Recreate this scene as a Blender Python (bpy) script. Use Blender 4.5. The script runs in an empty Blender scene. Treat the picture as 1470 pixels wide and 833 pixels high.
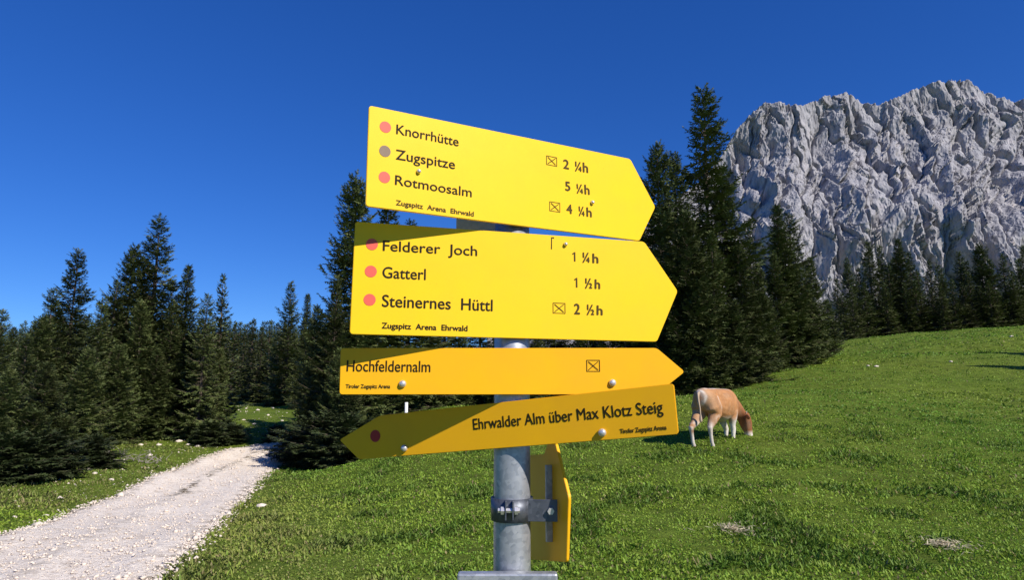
import bpy, math, random
import numpy as np
from mathutils import Vector, Matrix, noise
random.seed(7); RNG = np.random.default_rng(7)
sc = bpy.context.scene
COL = sc.collection

# ------------------------------------------------------------------ camera, sky, sun, exposure
PITCH = math.radians(9.0); EYE = np.array([0, 0, 1.6]); FPX = 950.0
cd = bpy.data.cameras.new('camera'); cam = bpy.data.objects.new('camera', cd); COL.objects.link(cam)
cd.sensor_width = 36; cd.lens = FPX / 1470 * 36; cd.clip_start = 0.05; cd.clip_end = 20000
cam.location = EYE; cam.rotation_euler = (math.radians(90) + PITCH, 0, 0)
sc.camera = cam
SUN_AZ, SUN_EL = math.radians(45), math.radians(38)          # azimuth from straight behind the camera towards the right
L = Vector((math.sin(SUN_AZ) * math.cos(SUN_EL), -math.cos(SUN_AZ) * math.cos(SUN_EL), math.sin(SUN_EL)))
w = bpy.data.worlds.new("World"); sc.world = w; w.use_nodes = True
nt = w.node_tree; nt.nodes.clear()
sky = nt.nodes.new('ShaderNodeTexSky'); sky.sky_type = 'NISHITA'; sky.sun_disc = False
sky.sun_elevation = SUN_EL; sky.sun_rotation = math.pi - SUN_AZ
sky.altitude = 1800; sky.air_density = 1.0; sky.dust_density = 0.0; sky.ozone_density = 6.0
hs = nt.nodes.new('ShaderNodeHueSaturation'); hs.inputs['Saturation'].default_value = 1.34; hs.inputs['Hue'].default_value = 0.516
bgn = nt.nodes.new('ShaderNodeBackground'); bgn.inputs['Strength'].default_value = 0.14
wo = nt.nodes.new('ShaderNodeOutputWorld')
gm = nt.nodes.new('ShaderNodeGamma'); gm.inputs['Gamma'].default_value = 0.78
nt.links.new(sky.outputs[0], gm.inputs[0]); nt.links.new(gm.outputs[0], hs.inputs['Color']); tn = nt.nodes.new('ShaderNodeMix'); tn.data_type = 'RGBA'; tn.blend_type = 'MULTIPLY'; tn.inputs[0].default_value = 1; tn.inputs[7].default_value = (0.56, 0.81, 1.03, 1)
nt.links.new(hs.outputs[0], tn.inputs[6]); nt.links.new(tn.outputs[2], bgn.inputs['Color']); nt.links.new(bgn.outputs[0], wo.inputs['Surface'])
sd = bpy.data.lights.new('sun', 'SUN'); sd.energy = 4.5; sd.angle = math.radians(0.53); sd.color = (1.0, 0.94, 0.84)
so = bpy.data.objects.new('sun', sd); COL.objects.link(so); so.rotation_euler = L.to_track_quat('Z', 'Y').to_euler()
sc.view_settings.view_transform = 'Standard'; sc.view_settings.look = 'None'
sc.view_settings.exposure = 0.35; sc.view_settings.gamma = 1.0

# ------------------------------------------------------------------ pixel -> world (measured on the 1470 x 833 photograph)
CP, SP = math.cos(PITCH), math.sin(PITCH)
def ray(px, py):
    x = (px - 735) / FPX; u = (416.5 - py) / FPX
    return np.array([x, CP - u * SP, SP + u * CP])
def at(px, py, Y):
    r = ray(px, py); return EYE + r * (Y / r[1])

# ------------------------------------------------------------------ object helpers
def tag(o, label=None, cat=None, group=None, kind=None):
    if label: o['label'] = label
    if cat: o['category'] = cat
    if group: o['group'] = group
    if kind: o['kind'] = kind
    return o
def empty(name, loc=(0, 0, 0), rot=None):
    o = bpy.data.objects.new(name, None); COL.objects.link(o); o.location = loc; o.empty_display_size = 0.1
    if rot is not None: o.rotation_euler = rot
    return o
def link(name, me, mat=None, parent=None):
    o = bpy.data.objects.new(name, me); COL.objects.link(o)
    if mat is not None and not me.materials: me.materials.append(mat)
    if parent is not None: o.parent = parent
    return o
def mesh_np(name, V, T, smooth=False):
    """V (n,3) float, T (m,3) or (m,4) int"""
    me = bpy.data.meshes.new(name); V = np.asarray(V, np.float32); T = np.asarray(T, np.int32)
    k = T.shape[1]
    me.vertices.add(len(V)); me.vertices.foreach_set('co', V.ravel())
    me.loops.add(T.size); me.loops.foreach_set('vertex_index', T.ravel())
    me.polygons.add(len(T)); me.polygons.foreach_set('loop_start', np.arange(0, T.size, k, dtype=np.int32))
    me.polygons.foreach_set('loop_total', np.full(len(T), k, np.int32))
    if smooth: me.polygons.foreach_set('use_smooth', np.ones(len(T), bool))
    me.update(calc_edges=True); return me
def vcol(me, name, rgb):
    a = me.color_attributes.new(name, 'FLOAT_COLOR', 'POINT')
    rgb = np.asarray(rgb, np.float32); c = np.ones((len(me.vertices), 4), np.float32); c[:, :3] = rgb
    a.data.foreach_set('color', c.ravel())
class MB:
    def __init__(s): s.v = []; s.f = []
    def add(s, vs, fs):
        b = len(s.v); s.v += [tuple(v) for v in vs]; s.f += [tuple(b + i for i in f) for f in fs]
    def box(s, c, d, R=None):
        vs = []
        for sx in (-1, 1):
            for sy in (-1, 1):
                for sz in (-1, 1):
                    p = Vector((sx * d[0] / 2, sy * d[1] / 2, sz * d[2] / 2))
                    if R is not None: p = R @ p
                    vs.append(p + Vector(c))
        s.add(vs, [(0, 1, 3, 2), (4, 6, 7, 5), (0, 4, 5, 1), (2, 3, 7, 6), (0, 2, 6, 4), (1, 5, 7, 3)])
    def loft(s, rings, cap=True, n=12):
        """rings: (centre, side vector, up vector)"""
        b = len(s.v)
        for c, a, u in rings:
            c, a, u = Vector(c), Vector(a), Vector(u)
            for k in range(n):
                t = 2 * math.pi * k / n; s.v.append(tuple(c + a * math.cos(t) + u * math.sin(t)))
        for i in range(len(rings) - 1):
            for k in range(n):
                k2 = (k + 1) % n; s.f.append((b + i * n + k, b + i * n + k2, b + (i + 1) * n + k2, b + (i + 1) * n + k))
        if cap:
            s.f.append(tuple(b + k for k in reversed(range(n)))); e = b + (len(rings) - 1) * n
            s.f.append(tuple(e + k for k in range(n)))
    def tube(s, pts, rads, n=10):
        rings = []
        for i, p in enumerate(pts):
            a = Vector(pts[max(i - 1, 0)]); c = Vector(pts[min(i + 1, len(pts) - 1)]); d = (c - a).normalized()
            r = d.cross(Vector((0, 0, 1)))
            if r.length < 1e-3: r = Vector((1, 0, 0))
            r.normalize(); u = r.cross(d); rings.append((p, r * rads[i], u * rads[i]))
        s.loft(rings, n=n)
    def build(s, name, mat=None, parent=None, smooth=False, bevel=0):
        me = bpy.data.meshes.new(name); me.from_pydata(s.v, [], s.f); me.validate(); me.update()
        if smooth: me.polygons.foreach_set('use_smooth', np.ones(len(me.polygons), bool))
        o = link(name, me, mat, parent)
        if bevel:
            m = o.modifiers.new('bevel', 'BEVEL'); m.width = bevel; m.segments = 2; m.limit_method = 'ANGLE'
        return o

# ------------------------------------------------------------------ materials
def mat(name):
    m = bpy.data.materials.new(name); m.use_nodes = True; n = m.node_tree; return m, n, n.nodes['Principled BSDF']
def noise_node(n, scale, detail=4, coord=None, rough=0.55):
    t = n.nodes.new('ShaderNodeTexNoise'); t.inputs['Scale'].default_value = scale; t.inputs['Detail'].default_value = detail
    t.inputs['Roughness'].default_value = rough
    if coord is not None: n.links.new(coord, t.inputs['Vector'])
    return t
def ramp(n, fac, stops):
    r = n.nodes.new('ShaderNodeValToRGB'); e = r.color_ramp.elements
    while len(e) < len(stops): e.new(0.5)
    for i, (p, c) in enumerate(stops): e[i].position = p; e[i].color = (*c, 1) if len(c) == 3 else c
    n.links.new(fac, r.inputs[0]); return r
def mix(n, fac, a, b, mode='MIX'):
    m = n.nodes.new('ShaderNodeMix'); m.data_type = 'RGBA'; m.blend_type = mode
    if isinstance(fac, (int, float)): m.inputs[0].default_value = fac
    else: n.links.new(fac, m.inputs[0])
    for k, x in ((6, a), (7, b)):
        if isinstance(x, tuple): m.inputs[k].default_value = (*x, 1)
        else: n.links.new(x, m.inputs[k])
    return m.outputs[2]
def bump(n, h, strength, dist, bs):
    b = n.nodes.new('ShaderNodeBump'); b.inputs['Strength'].default_value = strength; b.inputs['Distance'].default_value = dist
    n.links.new(h, b.inputs['Height']); n.links.new(b.outputs[0], bs.inputs['Normal'])
def objcoord(n): return n.nodes.new('ShaderNodeTexCoord').outputs['Object']
def geopos(n): return n.nodes.new('ShaderNodeNewGeometry').outputs['Position']

def paint_mat(name, base, dirty, seed):
    m, n, b = mat(name); c = objcoord(n)
    mp = n.nodes.new('ShaderNodeMapping'); mp.inputs['Location'].default_value = (seed, seed * 2, 0); n.links.new(c, mp.inputs[0])
    t = noise_node(n, 9, 6, mp.outputs[0], 0.65); r = ramp(n, t.outputs[0], [(0.35, (0, 0, 0)), (0.75, (1, 1, 1))])
    mt = n.nodes.new('ShaderNodeMath'); mt.operation = 'MULTIPLY'; mt.inputs[1].default_value = 0.5
    n.links.new(r.outputs[0], mt.inputs[0])
    col = mix(n, mt.outputs[0], base, dirty)
    # tiny specks of dirt and scratches
    t2 = noise_node(n, 160, 2, mp.outputs[0]); r2 = ramp(n, t2.outputs[0], [(0.72, (0, 0, 0)), (0.78, (1, 1, 1))])
    m3 = n.nodes.new('ShaderNodeMath'); m3.operation = 'MULTIPLY'; m3.inputs[1].default_value = 0.5; n.links.new(r2.outputs[0], m3.inputs[0])
    col = mix(n, m3.outputs[0], col, (dirty[0] * .6, dirty[1] * .6, dirty[2] * .6))
    n.links.new(col, b.inputs['Base Color'])
    rr = n.nodes.new('ShaderNodeMapRange'); rr.inputs[3].default_value = 0.38; rr.inputs[4].default_value = 0.6
    n.links.new(t.outputs[0], rr.inputs[0]); n.links.new(rr.outputs[0], b.inputs['Roughness'])
    t3 = noise_node(n, 3.5, 2, mp.outputs[0]); bump(n, t3.outputs[0], 0.12, 0.02, b)
    b.inputs['Specular IOR Level'].default_value = 0.2
    return m
M = {}
M['lemon'] = paint_mat('lemon_yellow_paint', (0.93, 0.585, 0.008), (0.82, 0.49, 0.02), 1)
M['golden'] = paint_mat('golden_yellow_paint', (0.93, 0.48, 0.008), (0.82, 0.39, 0.02), 5)
def simple(name, col, rough=0.5, metal=0.0, spec=0.5, var=0.15, scale=30):
    m, n, b = mat(name); t = noise_node(n, scale, 5, objcoord(n), .65)
    c = mix(n, t.outputs[0], tuple(x * (1 - var) for x in col), tuple(min(1, x * (1 + var)) for x in col))
    n.links.new(c, b.inputs['Base Color']); b.inputs['Roughness'].default_value = rough; b.inputs['Metallic'].default_value = metal
    b.inputs['Specular IOR Level'].default_value = spec; return m
M['ink'] = simple('black_lettering', (0.020, 0.014, 0.005), 0.7, spec=.2, var=.5, scale=60)
M['ink_faded'] = simple('faded_black_lettering', (0.075, 0.048, 0.008), 0.7, spec=.2, var=.4, scale=90)
M['dot_pink'] = simple('sun_faded_red_print', (0.76, 0.10, 0.065), 0.6, var=.12)
M['dot_grey'] = simple('sun_faded_black_print', (0.20, 0.13, 0.08), 0.6, var=.3)
M['dot_red'] = simple('dark_red_print', (0.42, 0.02, 0.012), 0.6, var=.1)
def galv(name, a, b_, rough):
    m, n, b = mat(name); c = objcoord(n)
    v = n.nodes.new('ShaderNodeTexVoronoi'); v.inputs['Scale'].default_value = 120; n.links.new(c, v.inputs['Vector'])
    t = noise_node(n, 14, 5, c); mm = mix(n, 0.5, v.outputs['Color'], t.outputs['Color'])
    bw = n.nodes.new('ShaderNodeRGBToBW'); n.links.new(mm, bw.inputs[0])
    r = ramp(n, bw.outputs[0], [(0.25, a), (0.72, b_)]); n.links.new(r.outputs[0], b.inputs['Base Color'])
    b.inputs['Metallic'].default_value = 0.55; b.inputs['Roughness'].default_value = rough
    bump(n, t.outputs[0], 0.15, 0.002, b); return m
M['galv'] = galv('galvanised_steel', (0.30, 0.32, 0.36), (0.50, 0.51, 0.54), 0.42)
M['strap'] = galv('dark_weathered_steel', (0.07, 0.08, 0.10), (0.15, 0.16, 0.19), 0.45)
M['bolt'] = simple('bright_bolt_steel', (0.72, 0.68, 0.66), 0.3, 0.6)
M['zinc'] = simple('brightened_zinc', (0.80, 0.72, 0.70), 0.7, 0.0, var=.3, scale=90)  # pale base colour makes up for sunlight missing on the lug
M['backgrey'] = simple('grey_sign_back', (0.35, 0.35, 0.36), 0.5, 0.3)

def foliage_mat(name, a, b_, c_):
    m, n, b = mat(name); oi = n.nodes.new('ShaderNodeObjectInfo'); p = geopos(n)
    t = noise_node(n, 0.9, 4, p); t2 = noise_node(n, 6, 2, p)
    col = mix(n, t.outputs[0], a, b_); r = ramp(n, t2.outputs[0], [(0.5, (0, 0, 0)), (0.75, (1, 1, 1))])
    col = mix(n, r.outputs[0], col, c_)
    hsv = n.nodes.new('ShaderNodeHueSaturation'); n.links.new(col, hsv.inputs['Color'])
    mr = n.nodes.new('ShaderNodeMapRange'); mr.inputs[3].default_value = .7; mr.inputs[4].default_value = 1.3
    n.links.new(oi.outputs['Random'], mr.inputs[0]); n.links.new(mr.outputs[0], hsv.inputs['Value'])
    n.links.new(hsv.outputs[0], b.inputs['Base Color']); b.inputs['Roughness'].default_value = .6
    b.inputs['Specular IOR Level'].default_value = .25; return m
M['needles'] = foliage_mat('spruce_needles', (0.052, 0.076, 0.024), (0.088, 0.110, 0.030), (0.160, 0.160, 0.060))
M['shrub'] = foliage_mat('mountain_pine_needles', (0.030, 0.045, 0.016), (0.05, 0.07, 0.02), (0.10, 0.10, 0.05))
M['bark'] = simple('spruce_bark', (0.10, 0.075, 0.055), 0.9, var=.4, scale=12)
M['deadwood'] = simple('bleached_dead_wood', (0.24, 0.21, 0.18), 0.9, var=.4, scale=12)

def grass_ground():
    m, n, b = mat('alpine_turf'); p = geopos(n)
    big = noise_node(n, 0.22, 4, p); mid = noise_node(n, 1.6, 6, p, .65); fine = noise_node(n, 26, 4, p, .7)
    c1 = mix(n, big.outputs[0], (0.115, 0.190, 0.020), (0.185, 0.230, 0.030))
    r = ramp(n, mid.outputs[0], [(0.35, (0.25, 0.25, 0.25)), (0.62, (1, 1, 1))]); c2 = mix(n, 0.55, c1, r.outputs[0], 'MULTIPLY')
    rb = ramp(n, mid.outputs[0], [(0.60, (0, 0, 0)), (0.75, (1, 1, 1))]); mb = n.nodes.new('ShaderNodeMath'); mb.operation = 'MULTIPLY'
    mb.inputs[1].default_value = .35; n.links.new(rb.outputs[0], mb.inputs[0]); c3 = mix(n, mb.outputs[0], c2, (0.14, 0.12, 0.04))
    rf = ramp(n, fine.outputs[0], [(0.3, (0.3, 0.3, 0.3)), (0.65, (1.25, 1.25, 1.25))]); c4 = mix(n, 0.7, c3, rf.outputs[0], 'MULTIPLY')
    n.links.new(c4, b.inputs['Base Color']); b.inputs['Roughness'].default_value = .9; b.inputs['Specular IOR Level'].default_value = .1
    bump(n, fine.outputs[0], .8, .05, b); return m
M['turf'] = grass_ground()
def blade_mat():
    m, n, b = mat('grass_blades'); a = n.nodes.new('ShaderNodeVertexColor'); a.layer_name = 'tint'
    n.links.new(a.outputs[0], b.inputs['Base Color']); b.inputs['Roughness'].default_value = .55; b.inputs['Specular IOR Level'].default_value = .25
    tr = n.nodes.new('ShaderNodeBsdfTranslucent'); n.links.new(a.outputs[0], tr.inputs[0])
    mx = n.nodes.new('ShaderNodeMixShader'); mx.inputs[0].default_value = .35
    out = n.nodes['Material Output']; n.links.new(b.outputs[0], mx.inputs[1]); n.links.new(tr.outputs[0], mx.inputs[2]); n.links.new(mx.outputs[0], out.inputs[0])
    return m
M['blade'] = blade_mat()
def path_mat():
    m, n, b = mat('crushed_limestone'); p = geopos(n)
    big = noise_node(n, 0.7, 5, p, .6); fine = noise_node(n, 22, 5, p, .75); mid = noise_node(n, 4, 4, p)
    c = mix(n, big.outputs[0], (0.84, 0.73, 0.61), (0.93, 0.84, 0.72))
    rf = ramp(n, fine.outputs[0], [(0.34, (0.50, 0.45, 0.41)), (0.52, (1, 1, 1))]); c = mix(n, .8, c, rf.outputs[0], 'MULTIPLY')
    rm = ramp(n, mid.outputs[0], [(0.55, (0, 0, 0)), (0.78, (1, 1, 1))]); mm = n.nodes.new('ShaderNodeMath'); mm.operation = 'MULTIPLY'; mm.inputs[1].default_value = .6
    n.links.new(rm.outputs[0], mm.inputs[0]); c = mix(n, mm.outputs[0], c, (0.30, 0.22, 0.15))
    # the earthy strip between the wheel tracks, as a vertex mask
    a = n.nodes.new('ShaderNodeVertexColor'); a.layer_name = 'earth'; sp = n.nodes.new('ShaderNodeSeparateColor'); n.links.new(a.outputs[0], sp.inputs[0])
    m5 = n.nodes.new('ShaderNodeMath'); m5.operation = 'MULTIPLY'; n.links.new(sp.outputs[0], m5.inputs[0])
    rr = ramp(n, mid.outputs[0], [(0.45, (0, 0, 0)), (0.56, (1, 1, 1))]); n.links.new(rr.outputs[0], m5.inputs[1])
    c = mix(n, m5.outputs[0], c, (0.13, 0.10, 0.06))
    n.links.new(c, b.inputs['Base Color']); b.inputs['Roughness'].default_value = .95; b.inputs['Specular IOR Level'].default_value = .1
    bump(n, fine.outputs[0], .9, .03, b); return m
M['path'] = path_mat()
M['stone'] = simple('pale_limestone_stone', (0.70, 0.60, 0.50), .9, var=.25, scale=20)
def rock_mat():
    m, n, b = mat('limestone_face'); p = geopos(n)
    mp = n.nodes.new('ShaderNodeMapping'); mp.inputs['Scale'].default_value = (1, 1, .35); n.links.new(p, mp.inputs[0])
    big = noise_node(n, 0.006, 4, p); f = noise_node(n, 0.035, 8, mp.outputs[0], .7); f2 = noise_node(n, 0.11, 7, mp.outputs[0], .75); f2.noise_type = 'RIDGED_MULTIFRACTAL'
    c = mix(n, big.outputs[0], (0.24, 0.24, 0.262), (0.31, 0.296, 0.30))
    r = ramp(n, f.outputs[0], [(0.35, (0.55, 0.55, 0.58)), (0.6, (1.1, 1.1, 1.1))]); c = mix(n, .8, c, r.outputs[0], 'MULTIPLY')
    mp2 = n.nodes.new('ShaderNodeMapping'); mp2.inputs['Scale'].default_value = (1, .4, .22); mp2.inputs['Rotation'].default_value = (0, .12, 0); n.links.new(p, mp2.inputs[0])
    f3 = noise_node(n, .055, 5, mp2.outputs[0], .62); f3.noise_type = 'RIDGED_MULTIFRACTAL'; r3 = ramp(n, f3.outputs[0], [(0.15, (1.3, 1.3, 1.3)), (0.55, (.26, .26, .31))]); c = mix(n, .75, c, r3.outputs[0], 'MULTIPLY')  # dark streaks paint crevice shade into the rock colour
    r2 = ramp(n, f.outputs[0], [(0.58, (0, 0, 0)), (0.7, (1, 1, 1))]); mm = n.nodes.new('ShaderNodeMath'); mm.operation = 'MULTIPLY'; mm.inputs[1].default_value = .35
    n.links.new(r2.outputs[0], mm.inputs[0]); c = mix(n, mm.outputs[0], c, (0.42, 0.33, 0.33))
    n.links.new(c, b.inputs['Base Color']); b.inputs['Roughness'].default_value = .95; b.inputs['Specular IOR Level'].default_value = .1
    bump(n, f2.outputs[0], 1.0, 9.0, b); return m
M['rock'] = rock_mat()

# ------------------------------------------------------------------ terrain: smooth surface through points measured on the photograph
CTRL = [(-150,833,6.3),(0,833,6.2),(230,833,6.1),(735,833,6.1),(1100,833,6.1),(1470,833,6.0),(1620,833,6.0),
 (0,770,8.2),(420,700,16),(400,740,11.2),(735,740,9.1),(1100,740,9.0),(1470,740,8.9),
 (0,690,16.5),(-150,700,15),(120,672,19.5),(205,642,25),(330,638,29.5),(400,643,28),(390,607,37),(400,590,45),(400,574,60),(430,668,24.5),(500,664,22),
 (300,600,40),(200,600,40),(0,640,26),(0,600,45),(0,560,80),(200,560,75),(-150,600,40),
 (735,655,15.5),(600,628,22),(600,592,29),(735,584,31),(900,574,32),(985,568,33),(1040,552,35),(1030,640,15),(1250,640,14.8),(1470,640,14.5),(1620,640,14.5),
 (1470,560,28),(1200,560,27),(1110,538,36),(1170,514,46),(1250,487,62),(1400,475,66),(1470,473,68),(1620,470,70),(1330,482,64)]
P_ = [at(*c) for c in CTRL] + [np.array(q, float) for q in ((0, 100, 3.0), (-60, 110, 3.5), (-110, 115, 3.2), (60, 110, 8.5), (110, 110, 10), (0, 60, 2.2), (30, 70, 5.5), (-5, 1, 0), (5, 1, 0), (0, 3.2, 0), (-3, 4, -.03), (-30, 6, -.6), (30, 6, .3), (-150, 140, 3), (0, 160, 3), (150, 140, 11))]
P_ = np.array(P_)
def warp(x, y):
    yy = np.clip(y, 1.0, 170.0); return np.clip(x / (yy + 7), -1.35, 1.35), 1.25 * np.log(yy + 7)
def tps(r2): return np.where(r2 > 1e-12, 0.5 * r2 * np.log(r2 + 1e-30), 0)
cu, cv = warp(P_[:, 0], P_[:, 1]); nC = len(P_)
K = tps((cu[:, None] - cu[None]) ** 2 + (cv[:, None] - cv[None]) ** 2) + np.eye(nC) * 2e-4
A = np.zeros((nC + 3, nC + 3)); A[:nC, :nC] = K; A[:nC, nC:] = np.c_[np.ones(nC), cu, cv]; A[nC:, :nC] = A[:nC, nC:].T
sol = np.linalg.solve(A, np.r_[P_[:, 2] , 0, 0, 0])
WV = [(RNG.uniform(-1, 1), RNG.uniform(-1, 1), RNG.uniform(0, 6.28), k) for k in (1.0, 1.3, 1.9, 2.6, 3.1) for _ in range(4)]
def ground_z(x, y):
    x = np.atleast_1d(np.asarray(x, float)); y = np.atleast_1d(np.asarray(y, float)); sh = x.shape; x = x.ravel(); y = y.ravel(); out = np.empty(len(x))
    for i in range(0, len(x), 50000):
        xs, ys = x[i:i + 50000], y[i:i + 50000]; u, v = warp(xs, ys)
        z = tps((u[:, None] - cu[None]) ** 2 + (v[:, None] - cv[None]) ** 2) @ sol[:nC] + sol[nC] + sol[nC + 1] * u + sol[nC + 2] * v
        amp = 0.012 + 0.0016 * np.clip(ys, 0, 60)
        b = 0
        for a_, b_, ph, k in WV: b = b + np.sin((a_ * xs + b_ * ys) * k + ph) / k
        far = np.clip((np.hypot(xs, ys) - 170) / 600, 0, 1)
        out[i:i + 50000] = (z + amp * b * .35) * (1 - far) + far * 0.0
    return out.reshape(sh)
def gz(x, y): return float(ground_z(x, y)[0])
def hit(px, py):
    r = ray(px, py); Ys = np.exp(np.linspace(math.log(1.5), math.log(150), 1500)); X = Ys * r[0] / r[1]; Z = 1.6 + Ys * r[2] / r[1]
    d = Z - ground_z(X, Ys); k = np.argmax(d < 0); return np.array([X[k], Ys[k], Z[k]])
def hits(P): return np.array([hit(*p)[:2] for p in P])

s = np.linspace(-1, 1, 560); g1 = np.sinh(s * 6.6) / math.sinh(6.6) * 4200
gx, gy = np.meshgrid(g1, g1 + 12.0, indexing='ij'); zz = ground_z(gx, gy); n_ = len(s)
idx = np.arange(n_ * n_).reshape(n_, n_); Q = np.stack([idx[:-1, :-1], idx[1:, :-1], idx[1:, 1:], idx[:-1, 1:]], -1).reshape(-1, 4)
ground = link('ground', mesh_np('ground', np.c_[gx.ravel(), gy.ravel(), zz.ravel()], Q, True), M['turf'])
tag(ground, 'green alpine meadow rising to the right', kind='structure')

# ------------------------------------------------------------------ gravel path
LE = [(-420, 980), (-120, 825), (0, 770), (100, 737), (190, 700), (250, 676), (295, 657), (328, 646), (370, 640), (405, 637), (440, 636), (475, 637)]
RE = [(90, 960), (232, 833), (290, 776), (333, 733), (364, 700), (382, 682), (398, 670), (415, 662), (433, 657), (455, 653), (480, 650), (505, 649)]
le, re_ = hits(LE), hits(RE)
def resample(P, n):
    d = np.r_[0, np.cumsum(np.hypot(*np.diff(P, axis=0).T))]; t = np.linspace(0, 1, len(P)); tt = np.linspace(0, 1, n)
    Q = np.c_[np.interp(tt, t, P[:, 0]), np.interp(tt, t, P[:, 1])]
    for _ in range(12): Q[1:-1] = (Q[:-2] + 2 * Q[1:-1] + Q[2:]) / 4
    return Q
NL, NW = 420, 44
le, re_ = resample(le, NL), resample(re_, NL)
ww = np.linspace(-.06, 1.06, NW)
pv = []; earth = []
for i in range(NL):
    jl = .05 * noise.noise((i * .31, 1, 0)) + .03 * noise.noise((i * 1.1, 3, 0)); jr = .05 * noise.noise((i * .27, 7, 0)) + .03 * noise.noise((i * 1.2, 9, 0))
    for q in ww:
        t = -jl + q * (1 + jl + jr); pv.append(le[i] * (1 - t) + re_[i] * t)
        edge = min(q, 1 - q); pv[-1] = (*pv[-1], edge)
        e = math.exp(-((q - .46) / .055) ** 2) * (1 if .33 < i / NL < .8 else .25); e = max(e, .8 * math.exp(-((q - .02) / .06) ** 2), .8 * math.exp(-((q - .98) / .05) ** 2)); earth.append(e)
pv = np.array(pv); edge = pv[:, 2]
qq = np.tile(ww, NL); pz = .035 * np.exp(-((qq - .48) / .10) ** 2) + .03 * np.exp(-((qq - .12) / .07) ** 2) + .03 * np.exp(-((qq - .86) / .07) ** 2) + ground_z(pv[:, 0], pv[:, 1]) + np.clip(edge * .6, -.04, .022) + .004 + RNG.normal(0, .003, len(pv))
idx = np.arange(NL * NW).reshape(NL, NW); Q = np.stack([idx[:-1, :-1], idx[1:, :-1], idx[1:, 1:], idx[:-1, 1:]], -1).reshape(-1, 4)
pm = mesh_np('gravel_path', np.c_[pv[:, :2], pz], Q, True); vcol(pm, 'earth', np.repeat(np.array(earth)[:, None], 3, 1))
tag(link('gravel_path', pm, M['path']), 'pale gravel track curving left behind the sign', kind='structure')
POLY = np.r_[le, re_[::-1]]
def in_path(x, y, poly=POLY):
    c = np.zeros(len(x), bool); n = len(poly); px, py = poly[:, 0], poly[:, 1]
    for i in range(0, n):
        j = (i + 1) % n; x1, y1, x2, y2 = px[i], py[i], px[j], py[j]
        if y1 == y2: continue
        m = ((y1 > y) != (y2 > y)); c ^= m & (x < (x2 - x1) * (y - y1) / (y2 - y1) + x1)
    return c

# loose stones on and beside the path
def rock_batch(P, S, flat=.6):
    n = len(P); base = np.array([(1, 0, 0), (-1, 0, 0), (0, 1, 0), (0, -1, 0), (0, 0, 1), (0, 0, -1)], float)
    F = np.array([(0, 2, 4), (2, 1, 4), (1, 3, 4), (3, 0, 4), (2, 0, 5), (1, 2, 5), (3, 1, 5), (0, 3, 5)])
    V = base[None] * RNG.uniform(.6, 1.2, (n, 6, 1)) + RNG.normal(0, .22, (n, 6, 3)); V *= S[:, None, None]; V[:, :, 2] *= flat
    a = RNG.uniform(0, 6.28, n); ca, sa = np.cos(a)[:, None], np.sin(a)[:, None]
    X = V[:, :, 0] * ca - V[:, :, 1] * sa; Y = V[:, :, 0] * sa + V[:, :, 1] * ca; V = np.stack([X, Y, V[:, :, 2]], -1) + P[:, None]
    return V.reshape(-1, 3), (F[None] + np.arange(n)[:, None, None] * 6).reshape(-1, 3)
i = (RNG.random(20000) ** 1.15 * (NL - 1)).astype(int); t = np.clip(np.where(RNG.random(20000) < .28, RNG.choice([0, 1], 20000) + RNG.normal(0, .035, 20000), RNG.random(20000)), -.12, 1.12)
xy = le[i] * (1 - t[:, None]) + re_[i] * t[:, None] + RNG.normal(0, .05, (20000, 2))
S = .0085 * np.exp(RNG.normal(0, .55, 20000)) * (1 + xy[:, 1] / 60) * np.where(np.abs(t - .5) > .45, 1.25, 1)
V, T = rock_batch(np.c_[xy, ground_z(xy[:, 0], xy[:, 1]) + .030 + .030 * np.exp(-((t - .48) / .10) ** 2) + .025 * np.exp(-((t - .12) / .07) ** 2) + .025 * np.exp(-((t - .86) / .07) ** 2) + S * .25 - np.where(np.abs(t - .5) > .5, .02, 0)], S)
tag(link('gravel', mesh_np('gravel', V, T), M['stone']), 'loose pale stones scattered over the gravel path and its edges', 'gravel', kind='stuff')

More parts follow.
